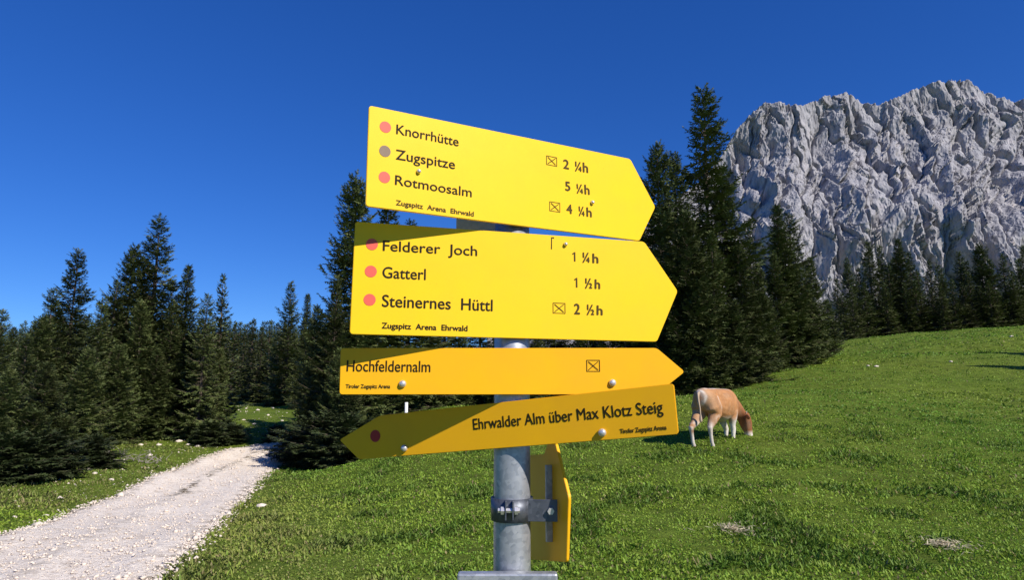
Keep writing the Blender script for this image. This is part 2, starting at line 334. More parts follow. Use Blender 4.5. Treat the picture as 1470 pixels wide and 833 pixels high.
# ------------------------------------------------------------------ grass
def grass(N, y0, y1, h0, w0, power, xlim=None, az=(-.88, .9)):
    u = RNG.random(N); Y = (y0 ** (2 - power) + u * (y1 ** (2 - power) - y0 ** (2 - power))) ** (1 / (2 - power)) if power != 2 else y0 * (y1 / y0) ** u
    X = Y * RNG.uniform(az[0], az[1], N)
    if xlim is not None: k = xlim(X, Y); X, Y = X[k], Y[k]
    k = ~in_path(X, Y); X, Y = X[k], Y[k]
    # patchiness: clumps of taller, darker herbs
    cl = np.array([noise.fractal((float(a) * .8, float(b) * .8, 2.0), 1, 2, 3) for a, b in zip(X, Y)]) if len(X) < 2e6 else 0
    big = np.array([noise.noise((float(a) * .13, float(b) * .13, 5.0)) for a, b in zip(X, Y)])
    ff = np.array([noise.noise((float(a) * 3.1, float(b) * 3.1, 8.0)) for a, b in zip(X, Y)])
    k = RNG.random(len(X)) < np.clip(.80 + 1.3 * ff, .12, 1); X, Y, cl, big, ff = X[k], Y[k], cl[k], big[k], ff[k]
    N = len(X); h = h0 * np.exp(RNG.normal(0, .35, N)) * np.clip(1 + 1.1 * cl, .5, 2.2) ; wd = w0 * RNG.uniform(.6, 1.4, N)
    a = RNG.uniform(0, 6.28, N); lean = RNG.uniform(.35, 1.3, N); d = np.c_[np.cos(a), np.sin(a), np.zeros(N)]; sd_ = np.c_[-np.sin(a), np.cos(a), RNG.normal(0, .15, N)]
    z = ground_z(X, Y); B = np.c_[X, Y, z - .004]
    up = np.array([0, 0, 1.]); 
    mid = B + (d * np.sin(lean * .6)[:, None] + up * np.cos(lean * .6)[:, None]) * (h * .55)[:, None]
    tip = mid + (d * np.sin(lean * 1.25)[:, None] + up * np.cos(lean * 1.25)[:, None]) * (h * .5)[:, None]
    V = np.stack([B, mid + sd_ * (wd / 2)[:, None], tip, mid - sd_ * (wd / 2)[:, None]], 1).reshape(-1, 3)
    T = np.array([(0, 1, 2), (0, 2, 3)])[None] + (np.arange(N) * 4)[:, None, None]
    g = np.array([0.165, 0.315, 0.030]); yl = np.array([0.32, 0.405, 0.045]); dk = np.array([0.075, 0.165, 0.022]); st = np.array([0.30, 0.25, 0.11])
    f = np.clip(.42 + .9 * big + .25 * cl + RNG.normal(0, .22, N), 0, 1)[:, None]; c = g * (1 - f) + yl * f
    fd = np.clip((cl + .0) * 1.7, 0, .7)[:, None]; c = c * (1 - fd) + dk * fd
    dry = np.clip(.9 * np.exp(-((X + .42 * Y - .3) / 1.3) ** 2) * (X < 0) + .75 * (X < -.36 * Y - 2.5) * (Y > 12) + .2 * (ff > .25), 0, .9) * RNG.uniform(.2, 1, N); dry = dry[:, None]; c = c * (1 - dry) + np.array([.30, .27, .09]) * dry
    k = RNG.random(N) < .05 + .12 * (X < -.36 * Y - 2.5) * (Y > 12); c[k] = st * RNG.uniform(.6, 1.1, (k.sum(), 1)); c *= RNG.uniform(.7, 1.3, (N, 1))
    return V, T.reshape(-1, 3), np.repeat(c, 4, 0)
def grass_obj(label, sets):
    Vs, Ts, Cs, o = [], [], [], 0
    for V, T, C in sets: Vs.append(V); Ts.append(T + o); Cs.append(C); o += len(V)
    me = mesh_np('grass', np.concatenate(Vs), np.concatenate(Ts)); vcol(me, 'tint', np.concatenate(Cs))
    tag(link('grass', me, M['blade']), label, 'grass', kind='stuff')
grass_obj('short lush alpine grass and herbs covering the meadow', [
    grass(150000, 4.6, 10, .034, .018, 1.0), grass(120000, 10, 19, .043, .028, 1.0), grass(100000, 19, 38, .042, .055, 1.0),
    grass(55000, 38, 75, .06, .11, 1.0, lambda x, y: x > y * .2, az=(.2, .95))])

# rubble strewn over the left bank and the clearing
q_ = []
while len(q_) < 420:
    px, py = (RNG.uniform(0, 330), RNG.uniform(628, 745)) if RNG.random() < .7 else (RNG.uniform(335, 430), RNG.uniform(578, 634))
    if py > 700 - .16 * (px - 0) + 40: continue
    h_ = hit(px, py)
    if not in_path(np.array([h_[0]]), np.array([h_[1]]))[0]: q_.append(h_)
q_ = np.array(q_); S = .013 * np.exp(RNG.normal(0, .55, len(q_))) * (.5 + q_[:, 1] / 25); V, T = rock_batch(q_ + np.array([0, 0, .02]), S)
tag(link('rubble', mesh_np('rubble', V, T), M['stone']), 'small pale stones strewn over the grassy bank left of the path', 'rubble', kind='stuff')

# two bleached straw patches in the meadow
for px, py, lab in ((1053, 765, 'small bleached straw patch in the grass, the one nearer the signpost'), (1355, 788, 'small bleached straw patch in the grass towards the right edge')):
    c = hit(px, py); N = 260; a = RNG.uniform(0, 6.28, N); r = .14 * np.abs(RNG.normal(0, 1, N)); X = c[0] + r * np.cos(a) * 1.15; Y = c[1] + r * np.sin(a) * 1.2
    Z = ground_z(X, Y) + .03 + RNG.uniform(0, .035, N); b = RNG.uniform(0, 6.28, N); l = RNG.uniform(.02, .06, N); d = np.c_[np.cos(b), np.sin(b), RNG.normal(0, .3, N)] * l[:, None]
    s_ = np.c_[-np.sin(b), np.cos(b), RNG.normal(0, .3, N)] * .006; B = np.c_[X, Y, Z]
    V = np.stack([B - d, B + s_, B + d, B - s_], 1).reshape(-1, 3); T = (np.array([(0, 1, 2), (0, 2, 3)])[None] + (np.arange(N) * 4)[:, None, None]).reshape(-1, 3)
    me = mesh_np('straw_patch', V, T); vcol(me, 'tint', np.repeat(np.array([.72, .62, .42]) * RNG.uniform(.6, 1.1, (N, 1)), 4, 0))
    tag(link('straw_patch', me, M['blade']), lab, 'dry grass', kind='stuff')

# ------------------------------------------------------------------ stones one can count
def stone_mesh(seed, sx, sy, sz):
    import bmesh
    bm = bmesh.new(); bmesh.ops.create_icosphere(bm, subdivisions=2, radius=1)
    for v in bm.verts:
        n = noise.noise_vector(v.co * 1.3 + Vector((seed * 3.1, 0, 0))); v.co += n * .35; v.co.x *= sx; v.co.y *= sy; v.co.z *= sz
    me = bpy.data.meshes.new('stone'); bm.to_mesh(me); bm.free(); me.materials.append(M['stone']); return me
SM = [stone_mesh(k, 1, .8, .5) for k in range(4)]
def stones(P, label, group):
    for k, (px, py, s_) in enumerate(P):
        c = hit(px, py); o = link('stone', SM[k % 4]); o.location = (c[0], c[1], gz(c[0], c[1]) + s_ * .15); o.scale = (s_,) * 3; o.rotation_euler = (0, 0, k * 1.7)
        tag(o, label, 'stone', group)
stones([(375, 728, .085)], 'pale flat stone lying alone in grass just right of the gravel path', None)
stones([(127, 676, .09), (136, 681, .08), (51, 686, .08), (235, 631, .13), (257, 635, .14), (270, 640, .12), (284, 642, .12), (228, 640, .12), (202, 640, .1), (20, 744, .05), (65, 742, .05), (160, 690, .07), (215, 655, .1)],
       'small pale limestone lump on the grassy bank left of the gravel path', 'pale stones on the left bank')
stones([(1166, 523, .11), (1246, 526, .10), (1258, 527, .12), (1365, 520, .10), (1452, 484, .15)],
       'small pale stone lying in the upper meadow behind the cow', 'pale stones in the upper meadow')
stones([(370, 590, .13), (385, 597, .12), (350, 604, .1), (405, 605, .1), (365, 610, .1), (392, 587, .12)],
       'pale stone on the grassy clearing beyond the bend of the path', 'pale stones in the clearing')

# ------------------------------------------------------------------ spruces
def spray_template(k):
    r = np.random.default_rng(50 + k); V = []
    for x in (.05, .22, .40, .58, .74):
        for sgn in (-1, 1):
            ln = .38 * (1.05 - x * .7) * r.uniform(.8, 1.2); x0 = x + r.uniform(-.04, .04); z = r.uniform(-.12, .03)
            V += [(x0 - .02, 0, 0), (x0 + .17, 0, 0), (x0 + .24, sgn * ln, z)]
    V += [(.7, .05, 0), (.7, -.05, 0), (1.1, 0, -.03)]
    return np.array(V)
SPRAY = [spray_template(k) for k in range(4)]
SPRAY_S = [np.array([(0, 0, 0), (.35, -.26, -.05), (1, 0, 0), (0, 0, 0), (.35, .26, -.05), (.9, .05, -.03)]) for _ in range(4)]
def spruce(seed, H, R, wh=.34, nb=6, step=.24, small=False, shape=.85, gap=.08, bare=0.02, droop=.35):
    rg = random.Random(seed); rn = np.random.default_rng(seed); O, Fw, Sd, Ln = [], [], [], []
    tr = MB(); lean = (rg.uniform(-.015, .015) * H, rg.uniform(-.015, .015) * H)
    def axis(z): t = z / H; return Vector((lean[0] * t * t + .02 * math.sin(z), lean[1] * t * t, z))
    tr.tube([axis(H * k / 8 * .985) for k in range(9)], [.016 * H * (1 - k / 8) ** .9 + .008 for k in range(9)], 8)
    z = H * bare + .15; asym = rg.uniform(0, 6.28)
    while z < H * .985:
        t = z / H; env = R * ((1 - t) ** shape) * min(1, .75 + t * 2.5)
        lump = 1 + .16 * math.sin(z * 1.9 + seed) + .1 * math.sin(z * 4.3 + seed * 2)
        n = max(3, int(nb * (1 - .45 * t) + rg.random())); a0 = rg.uniform(0, 6.28)
        for b in range(n):
            if rg.random() < gap: continue
            a = a0 + 6.283 * b / n + rg.uniform(-.35, .35); Lb = env * lump * rg.uniform(.5, 1.28) * (1 + .12 * math.cos(a - asym)) + .07
            pit = -.28 + 1.0 * t ** 1.1 + rg.uniform(-.14, .14); c0 = axis(z + rg.uniform(-.5, .5) * wh)
            d = Vector((math.cos(a), math.sin(a), 0)); sg = droop * (1 - t * .6)
            def P(q): return c0 + d * (Lb * q * math.cos(pit)) + Vector((0, 0, Lb * (math.sin(pit) * q - sg * q * (1 - q) * 1.0 + .14 * q ** 3)))
            if Lb > .5: tr.tube([P(0), P(.5), P(.93)], [.006 * H * (.4 + .6 * (1 - t)) * .55, .012 + .006 * Lb * .5, .004], 3)
            q = .12 if Lb < 1 else .2; side = 1; st = step / max(Lb, .2) * (1.0 + .25 * (1 - t))
            while q < .97:
                p = P(q); f = (P(min(q + .05, 1)) - p).normalized(); s_ = f.cross(Vector((0, 0, 1))).normalized()
                an = rg.uniform(.5, 1.15); fw = f * math.cos(an) + s_ * side * math.sin(an) + Vector((0, 0, rg.uniform(-.45, .12)))
                ln = (.16 + .36 * Lb * (1.02 - q) * .85 + .10) * rg.uniform(.75, 1.25); ln = min(ln * 1.12, .95)
                O.append(p); Fw.append(fw.normalized()); Ln.append(ln)
                sv = fw.cross(Vector((rg.uniform(-.5, .5), rg.uniform(-.5, .5), 1))).normalized(); Sd.append(sv)
                side = -side; q += st * .5 * rg.uniform(.7, 1.3)
            O.append(P(.85)); f = (P(1) - P(.85)).normalized(); Fw.append(f); Ln.append(.3 + .12 * Lb); Sd.append(f.cross(Vector((0, 0, 1))).normalized())
        z += wh * (1.1 - .5 * t) * rg.uniform(.8, 1.2)
    for k in range(8):                                     # leader
        O.append(axis(H * (.955 + .006 * k))); a = k * 2.4; Fw.append(Vector((math.cos(a) * .55, math.sin(a) * .55, 1)).normalized()); Ln.append(.28 - .02 * k); Sd.append(Vector((-math.sin(a), math.cos(a), 0)))
    O, Fw, Sd, Ln = map(np.array, (O, Fw, Sd, Ln)); Up = np.cross(Sd, Fw); tp = SPRAY_S if small else SPRAY
    tv = np.stack([tp[k] for k in rn.integers(0, 4, len(O))])
    V = O[:, None] + (Fw[:, None] * tv[:, :, :1] + Sd[:, None] * tv[:, :, 1:2] + Up[:, None] * tv[:, :, 2:3]) * Ln[:, None, None]
    V = V.reshape(-1, 3) + rn.normal(0, .008, (V.shape[0] * V.shape[1], 3))
    crown = mesh_np('crown', V, np.arange(len(V)).reshape(-1, 3)); crown.materials.append(M['needles'])
    tm = bpy.data.meshes.new('trunk'); tm.from_pydata(tr.v, [], tr.f); tm.materials.append(M['bark'])
    return crown, tm, H
VAR = {'a': spruce(11, 12, 2.7, nb=9, step=.20, gap=.10), 'b': spruce(12, 12, 2.5, nb=7, step=.21, gap=.18, shape=.75), 'c': spruce(13, 12, 3.2, nb=10, wh=.34, step=.2, gap=.04, shape=.7),
       'd': spruce(14, 14, 2.3, nb=9, wh=.30, step=.18, gap=.06, shape=.8, droop=.5), 'e': spruce(15, 9, 2.6, nb=10, wh=.3, step=.19, gap=.03, shape=.6), 'n': spruce(16, 13, 2.1, nb=7, wh=.33, step=.20, gap=.18, shape=.62),
       'f': spruce(17, 12, 2.5, wh=.36, nb=9, step=.34, small=True, gap=.03), 'g': spruce(18, 12, 2.1, wh=.36, nb=9, step=.34, small=True, gap=.06),
       's': spruce(19, 4, 1.7, nb=9, wh=.20, step=.15, shape=.6, gap=.03)}
NT = [0]
def tree(px, ty, Y, var='a', wf=1.0, label=None, group=None, name='spruce_tree', Hfix=None):
    cr, tm, H0 = VAR[var]; top = at(px, ty, Y); x = top[0]; g = gz(x, Y); H = Hfix or (top[2] - g); k = H / H0
    e = empty(name, (x, Y, g - .05)); NT[0] += 1; e.rotation_euler = (0, 0, (NT[0] * 2.399) % 6.283)
    c = link('crown', cr, None, e); t = link('trunk', tm, None, e)
    e.scale = (k * wf, k * wf, k)
    tag(e, label, 'tree', group); return e
ORD = ['first', 'second', 'third', 'fourth', 'fifth', 'sixth', 'seventh', 'eighth', 'ninth', 'tenth', 'eleventh', 'twelfth', 'thirteenth', 'fourteenth', 'fifteenth', 'sixteenth', 'seventeenth', 'eighteenth', 'nineteenth', 'twentieth']; ORD += ['twenty-' + q for q in ORD[:9]]
def stand(L_, group, cut, what, where):
    for row_, sel in (('back', [a for a in L_ if a[1] < cut]), ('front', [a for a in L_ if a[1] >= cut])):
        sel.sort(key=lambda a: a[0])
        for k_, a in enumerate(sel): tree(*a, '%s %s from left in the %s row of %s' % (ORD[k_], what, row_, where), group)
# left stand
for a in [
 (5, 442, 21, 'b', 1.0, 'spruce cut off by the left edge of the picture, in front of the stand'),
 (113, 357, 26, 'a', 1.05, 'tall spruce with a sharp leader, highest at the far left of the left stand'),
 (78, 412, 25, 'b', 1.0, 'lower ragged spruce just left of the tall one with the sharp leader'),
 (192, 352, 31.5, 'c', .9, 'broad spruce with long feathery limbs left of the highest spruce of the left stand'),
 (231, 314, 32.5, 'n', 1.25, 'highest spruce of the stand left of the path, slender and open at the top'),
 (273, 378, 32, 'd', .95, 'narrow pointed spruce right of the highest spruce of the left stand'),
 (298, 420, 30, 'b', .9, 'lower spruce between two narrow pointed ones at the right of the left stand'),
 (323, 395, 35, 'g', 1.0, 'thin see-through spruce at the right end of the left stand'),
 (418, 404, 50, 'a', .95, 'lone pointed spruce rising above the far forest beyond the bend of the path'),
 ]: tree(*a)
LL = []; LG = 'spruces filling the dark stand left of the gravel path'
for a in [(40, 478, 20, 'a', 1.1), (60, 452, 24, 'c', 1.0), (148, 428, 28.5, 'a', 1.0), (168, 400, 30.5, 'b', 1.0), (206, 430, 30, 'c', .9), (212, 380, 33, 'a', 1.0), (250, 430, 31, 'a', 1.0), (250, 400, 34, 'b', 1.0),
          (14, 530, 17.5, 'e', 1.1), (70, 520, 19, 'e', 1.0), (125, 500, 23, 'e', 1.0), (175, 495, 27, 'e', 1.0), (225, 500, 30, 'e', .9), (285, 480, 32, 'e', .85), (318, 500, 34, 'e', .7),
          (-40, 430, 24, 'c', 1.0), (-60, 500, 18, 'e', 1.0), (100, 470, 30, 'c', 1.0), (20, 470, 28, 'a', 1), (50, 590, 17.5, 's', 1.3), (0, 600, 16.5, 's', 1.3), (95, 600, 19, 's', 1.2)]:
    LL.append(a)
stand(LL, LG, 475, 'spruce', 'the stand left of the path')
# behind the sign
for a in [(514, 252, 27.5, 'c', .82, 'tall broad spruce standing directly behind the left end of the signs, shading the path'),
          (484, 395, 26, 'a', .85, 'dense spruce leaning out towards the bend of the path, left of the sign boards'),
          (455, 440, 27, 'e', .5, 'low bushy spruce at the bend of the path whose shadow falls on the gravel'),
          (442, 420, 46, 'd', .9, 'dark pointed spruce just right of the lone one above the far forest'),
          (558, 285, 29, 'a', 1.1, 'spruce seen in the gap between the two upper signs'),
          ]: tree(*a)
MG = 'spruces hidden behind the sign boards'
for a in [(590, 318, 31, 'a', 1.1), (530, 380, 27, 'a', 1.1), (640, 385, 34, 'c', 1.0), (690, 400, 35, 'a', 1.2), (740, 385, 35, 'c', 1.1), (795, 400, 36, 'a', 1.2), (845, 390, 35, 'c', 1.0), (890, 360, 35, 'a', 1.2), (615, 470, 32, 'e', 1), (665, 480, 33, 'e', 1), (770, 480, 34, 'e', 1.0), (830, 480, 34, 'e', 1), (920, 420, 34, 'e', 1), (715, 480, 33, 'e', 1), (490, 500, 24.5, 'e', .8), (465, 570, 25, 's', .7), (505, 560, 24, 's', 1.0)]:
    tree(*a, 'dark spruce mostly hidden behind the yellow sign boards', MG)
# right of the sign
for a in [(941, 205, 35, 'c', .75, 'broad spruce with a blunt ragged top touching the tip of the top sign'),
          (968, 222, 36, 'a', 1.0, 'spruce with several small tops just left of the tallest spruce'),
          (1007, 129, 37, 'n', 1.12, 'tallest spruce of the picture, slender, standing in front of the mountain flank'),
          (1037, 262, 36, 'b', 1.1, 'spruce with thin reaching limbs right of the tallest spruce'),
          (1116, 292, 41, 'd', 1.15, 'tall spruce with a twin top, left trunk of the pair before the rock face'),
          (1131, 305, 42, 'b', 1.15, 'tall spruce with a twin top, right trunk of the pair before the rock face'),
          (1163, 368, 44, 'c', .8, 'spruce sloping down at the right end of the near stand'),
          (1186, 430, 46, 'e', .9, 'lowest spruce at the right end of the near stand'),
          ]: tree(*a)
RL = []; RG = 'spruces filling the stand right of the signs'
for a in [(985, 300, 33, 'c', .9), (1020, 330, 34, 'a', 1.1), (1060, 350, 35, 'a', 1.1), (1085, 380, 38, 'c', .9), (1050, 430, 33.5, 'e', .9), (1000, 400, 32.5, 'e', 1.0), (955, 380, 33, 'a', 1.0), (1095, 420, 37.5, 'e', 1.0), (1140, 400, 41, 'e', 1.0), (1155, 440, 43, 'e', .8), (1110, 360, 40, 'a', 1.1), (970, 460, 32.3, 'e', .9), (1165, 420, 46, 'a', 1), (1075, 330, 42, 'b', 1)]:
    RL.append(a)
stand(RL, RG, 390, 'spruce', 'the stand right of the signs')
# row above the meadow
for a in [(1215, 372, 68, 'a', 1.0, 'pointed spruce at the left end of the row above the meadow'),
          (1245, 346, 72, 'b', 1.1, 'dark spruce with a blunt top, second from the left in the row above the meadow'),
          (1289, 341, 72, 'd', 1.2, 'highest dark spruce left of centre in the row above the meadow'),
          (1405, 350, 72, 'c', .9, 'wide dark spruce, highest in the right part of the row above the meadow'),
          (1468, 352, 72, 'a', 1.0, 'spruce cut off by the right edge at the end of the row above the meadow')]: tree(*a)
XL = []; XG = 'spruces in the row above the meadow'
for a in [(1200, 400, 66, 'f', 1.1), (1230, 385, 74, 'f', 1.1), (1262, 352, 73, 'f', 1.0), (1275, 380, 70, 'f', 1.2), (1305, 362, 74, 'f', 1.2), (1318, 390, 70, 'g', 1.3), (1333, 374, 74, 'f', 1.0), (1350, 385, 71, 'f', 1.2), (1376, 362, 74, 'g', 1.3), (1390, 390, 70, 'f', 1.2), (1420, 372, 71, 'f', 1.1), (1437, 365, 75, 'g', 1.3), (1452, 388, 70, 'f', 1.2), (1490, 370, 72, 'f', 1.1), (1366, 400, 69, 'f', 1.2), (1255, 400, 69, 'f', 1.2), (1222, 410, 66, 'f', 1.1), (1298, 405, 69, 'f', 1.2), (1405, 410, 70, 'f', 1.2), (1430, 415, 70, 'f', 1.2), (1335, 415, 69, 'f', 1.2), (1470, 415, 71, 'f', 1.2), (1345, 380, 80, 'f', 1.2), (1280, 372, 82, 'f', 1.2), (1385, 375, 82, 'f', 1.3), (1460, 372, 82, 'f', 1.3), (1208, 420, 64, 'f', 1.5), (1240, 405, 68, 'f', 1.4), (1270, 408, 68, 'f', 1.4), (1312, 402, 69, 'f', 1.5), (1350, 410, 68, 'f', 1.5), (1380, 405, 69, 'f', 1.5), (1418, 402, 69, 'f', 1.5), (1447, 405, 70, 'f', 1.5)]:
    XL.append(a)
stand(XL, XG, 384, 'spruce', 'the belt above the meadow')
# off the right edge, casting the long shadows on the upper meadow
for px_, py_, h_ in ((1400, 526, 10.0), (1398, 508, 9.0)):
    tip = hit(px_, py_); x_ = tip[0] + L.x / L.z * h_ * .93; y_ = tip[1] + L.y / L.z * h_ * .93
    e = tree(735, 300, y_, 'a', 1.0, 'spruce just outside the right edge shading the upper meadow', 'spruces outside the right edge', Hfix=h_); e.location = (x_, y_, gz(x_, y_))
# far forest on the left horizon
FG = 'small spruces of the far forest on the left horizon'
for k in range(150):
    px = -60 + 560 * ((k * .618034) % 1.0); Y = 78 + 62 * ((k * .7548) % 1.0)
    ty = 460 - 5 * math.sin(px * .013) + random.uniform(-5, 12) + (8 if px < 60 else 0)
    tree(px, ty, Y, 'fg'[k % 2], random.uniform(1.0, 1.5), 'small spruce in the far forest on the left horizon', FG)

EG = 'spruces behind the clearing'
ek = [(338, 462, 54, 'f', 1.0), (352, 470, 58, 'f', 1.0), (364, 458, 62, 'g', 1.1), (377, 468, 57, 'f', 1.0), (389, 460, 63, 'f', 1.0), (400, 475, 56, 'f', 1.0), (411, 462, 62, 'g', 1.1), (424, 470, 57, 'f', 1.0), (437, 460, 60, 'f', 1.0)]
for k_, a in enumerate(ek): tree(*a, '%s spruce from left in the row closing the grassy clearing beyond the path bend' % ORD[k_], EG)
# low shrubs at the forest edge
def shrub(px, py, s_, label, group):
    c = hit(px, py); cr, tm, H0 = SHR; e = empty('mountain_pine_shrub', (c[0], c[1], gz(c[0], c[1]) - .03)); e.scale = (s_ * 1.3, s_ * 1.3, s_); e.rotation_euler = (0, 0, px)
    link('crown', cr, None, e); link('trunk', tm, None, e); tag(e, label, 'shrub', group)
SHR = spruce(31, 1.6, 1.1, wh=.13, nb=9, step=.12, shape=.45, droop=-.2); SHR[0].materials.clear(); SHR[0].materials.append(M['shrub'])
for px, py, s_ in ((10, 692, .6), (35, 690, .5), (60, 686, .6), (130, 672, .5), (300, 640, .55), (335, 637, .45), (312, 632, .55)):
    shrub(px, py, s_, 'low shrub under the left spruces, %s from the left edge of the picture' % ORD[sorted((10, 35, 60, 130, 300, 335, 312)).index(px)], 'shrubs at the foot of the left stand')
shrub(397, 634, .38, 'small dark bush at the far side of the path bend', None)
for px, py, s_ in ((440, 662, .8), (458, 668, .9), (480, 666, .9), (500, 664, .8)):
    shrub(px, py, s_, '%s dark low bush from the path, under the big spruce right of the bend' % ORD[(440, 458, 480, 500).index(px)], 'bushes under the spruce right of the path bend')
# bleached fallen branches
c = hit(185, 660); db = MB(); rr = random.Random(4)
for k in range(46):
    p = Vector((rr.uniform(-1.0, 1.0), rr.uniform(-.5, .6), 0)); g = gz(c[0] + p.x, c[1] + p.y) - gz(c[0], c[1]); a = rr.uniform(-3, 3); l = rr.uniform(.2, .7)
    q = p + Vector((math.cos(a) * l, math.sin(a) * l * .5, rr.uniform(.0, .3))); p.z = g + .03; q.z += g; m_ = (p + q) / 2 + Vector((rr.uniform(-.1, .1),) * 3); db.tube([p, m_, q], [.013, .009, .004], 5)
dbo = db.build('brushwood_pile', M['deadwood']); dbo.location = (c[0], c[1], gz(c[0], c[1])); tag(dbo, 'tangle of grey bleached fallen branches at the foot of the left spruces', 'branches')
# thin white stake between the two lowest signs
c = at(583.5, 578, 21); g = gz(c[0], 21); mb = MB(); mb.tube([(0, 0, 0), (0, 0, c[2] - g)], [.05, .05], 8); mo = mb.build('marker_stake', simple('white_stake_paint', (.8, .78, .72)), None, True)
mo.location = (c[0], 21, g); tag(mo, 'thin white stake seen between the two lowest sign boards', 'stake')

# ------------------------------------------------------------------ mountain
crest_px = [(300, 560), (760, 470), (880, 380), (960, 300), (1020, 250), (1040, 224), (1058, 192), (1080, 168), (1100, 155), (1125, 158), (1150, 163), (1180, 148), (1215, 140), (1238, 150), (1262, 157), (1280, 152), (1310, 136), (1330, 129), (1365, 124), (1392, 118), (1412, 132), (1435, 142), (1470, 150), (1560, 150), (1700, 190), (2000, 300), (2600, 560)]
U = np.concatenate([np.linspace(700, 1020, 60, endpoint=False), np.linspace(1020, 1500, 470, endpoint=False), np.linspace(1500, 2300, 130)])
NVv = 380; vv = np.linspace(0, 1, NVv)
FAC = ((120, 330, 52, .16, 3.1), (44, 150, 26, .10, 7.7), (19, 66, 11, -.05, 12.2), (9, 30, 4, .12, 22.2))
cpx = np.interp(U, *zip(*crest_px)); D1 = 2250.0; V = np.zeros((len(U) * (NVv + 3), 3)); row = NVv + 3
for i, (u, cy) in enumerate(zip(U, cpx)):
    C = at(u, cy, D1); tanx = C[0] / D1; zc = max(C[2], 5)
    for j, v in enumerate(vv):
        D = 1650 + 560 * (v + .10 * math.sin(v * 9.42)); z = zc * v; x0 = tanx * D; x = tanx * 1950
        s1 = x + .10 * z; taper = min(1, (1 - v) * 6 + .35)
        wx = 26 * noise.noise((x / 70, z / 110, 4.4)) + 9 * noise.noise((x / 22, z / 30, 8.4)); wz = 26 * noise.noise((x / 70, z / 90, 14.4)) + 9 * noise.noise((x / 22, z / 30, 18.4))
        r1 = noise.ridged_multi_fractal((s1 / 230, z / 620, 3.3), 1.0, 2.1, 3, .95, 2.0)
        d = 80 * (r1 - .9) + 170 * math.exp(-((u - 1512) / 30) ** 2 - ((z - 610) / 150) ** 2) - 55 * math.exp(-((u - 1425 - (z - 600) * .12) / 30) ** 2 - ((z - 560) / 130) ** 2)
        gl = noise.noise(((x + wx + .38 * z) / 85, z / 620, 31.0)); gl2 = noise.noise(((x + wx - .10 * z) / 60, z / 700, 47.0)); d -= 34 * math.exp(-(gl / .05) ** 2) + 22 * math.exp(-(gl2 / .045) ** 2)
        rgh = min(1.35, max(.25, .75 + 1.5 * noise.noise((x / 130, z / 150, 61.0))))
        for sx, sz, am, sk, o_ in FAC:
            am = am * rgh if sx < 30 else am
            c_ = noise.voronoi(((x + wx + sk * z) / sx, (z + wz) / sz, o_))[1][0]; h1 = math.sin(c_[0] * 127.1 + c_[1] * 311.7) * 43758.5; h1 -= math.floor(h1); h2 = math.sin(c_[0] * 269.5 + c_[1] * 183.3) * 43758.5; h2 -= math.floor(h2)
            d += am * ((h1 - .5) * 2.2 * ((x + wx + sk * z) / sx - c_[0]) + (h2 - .45) * 1.2 * ((z + wz) / sz - c_[1]) + (h1 * h2 - .25) * .8)
        r4 = noise.ridged_multi_fractal(((x + wx * .4) / 13, z / 34, 5.5), .6, 2.2, 4, .95, 2.0) - .9
        d = d * taper * min(1, v * 5 + .2) + 4.5 * r4 * rgh; r3 = .8 + .35 * r4
        V[i * row + j] = (x0 + 5 * noise.noise((x / 30, z / 40, 7)), D - d * .95, z + d * .16 + 9 * (r3 - .8) * (v > .93) - 20 * (1 - v) ** 8)
    for j in range(3):                                    # back slope
        V[i * row + NVv + j] = V[i * row + NVv - 1] + np.array([0, 60 + 250 * j, -20 - 330 * j])
idx = np.arange(len(U) * row).reshape(len(U), row); Q = np.stack([idx[:-1, :-1], idx[1:, :-1], idx[1:, 1:], idx[:-1, 1:]], -1).reshape(-1, 4)
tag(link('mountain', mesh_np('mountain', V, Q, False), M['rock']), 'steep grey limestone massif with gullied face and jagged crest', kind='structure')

# ------------------------------------------------------------------ signpost: pole, boards
YP = 1.42; PR = .038
pole = empty('signpost_pole', (0, YP, gz(0, YP)))
mb = MB(); mb.loft([((0, 0, z), (PR, 0, 0), (0, PR, 0)) for z in (-.3, 0, .8, 1.6, 2.06)], n=40); mb.build('tube', M['galv'], pole, True)
mb = MB(); mb.loft([((0, 0, 2.055), (PR + .003, 0, 0), (0, PR + .003, 0)), ((0, 0, 2.075), (PR + .003, 0, 0), (0, PR + .003, 0)), ((0, 0, 2.082), (PR * .7, 0, 0), (0, PR * .7, 0))], n=40); mb.build('cap', M['strap'], pole, True)
tag(pole, 'round galvanised steel pole carrying the yellow signs', 'pole')

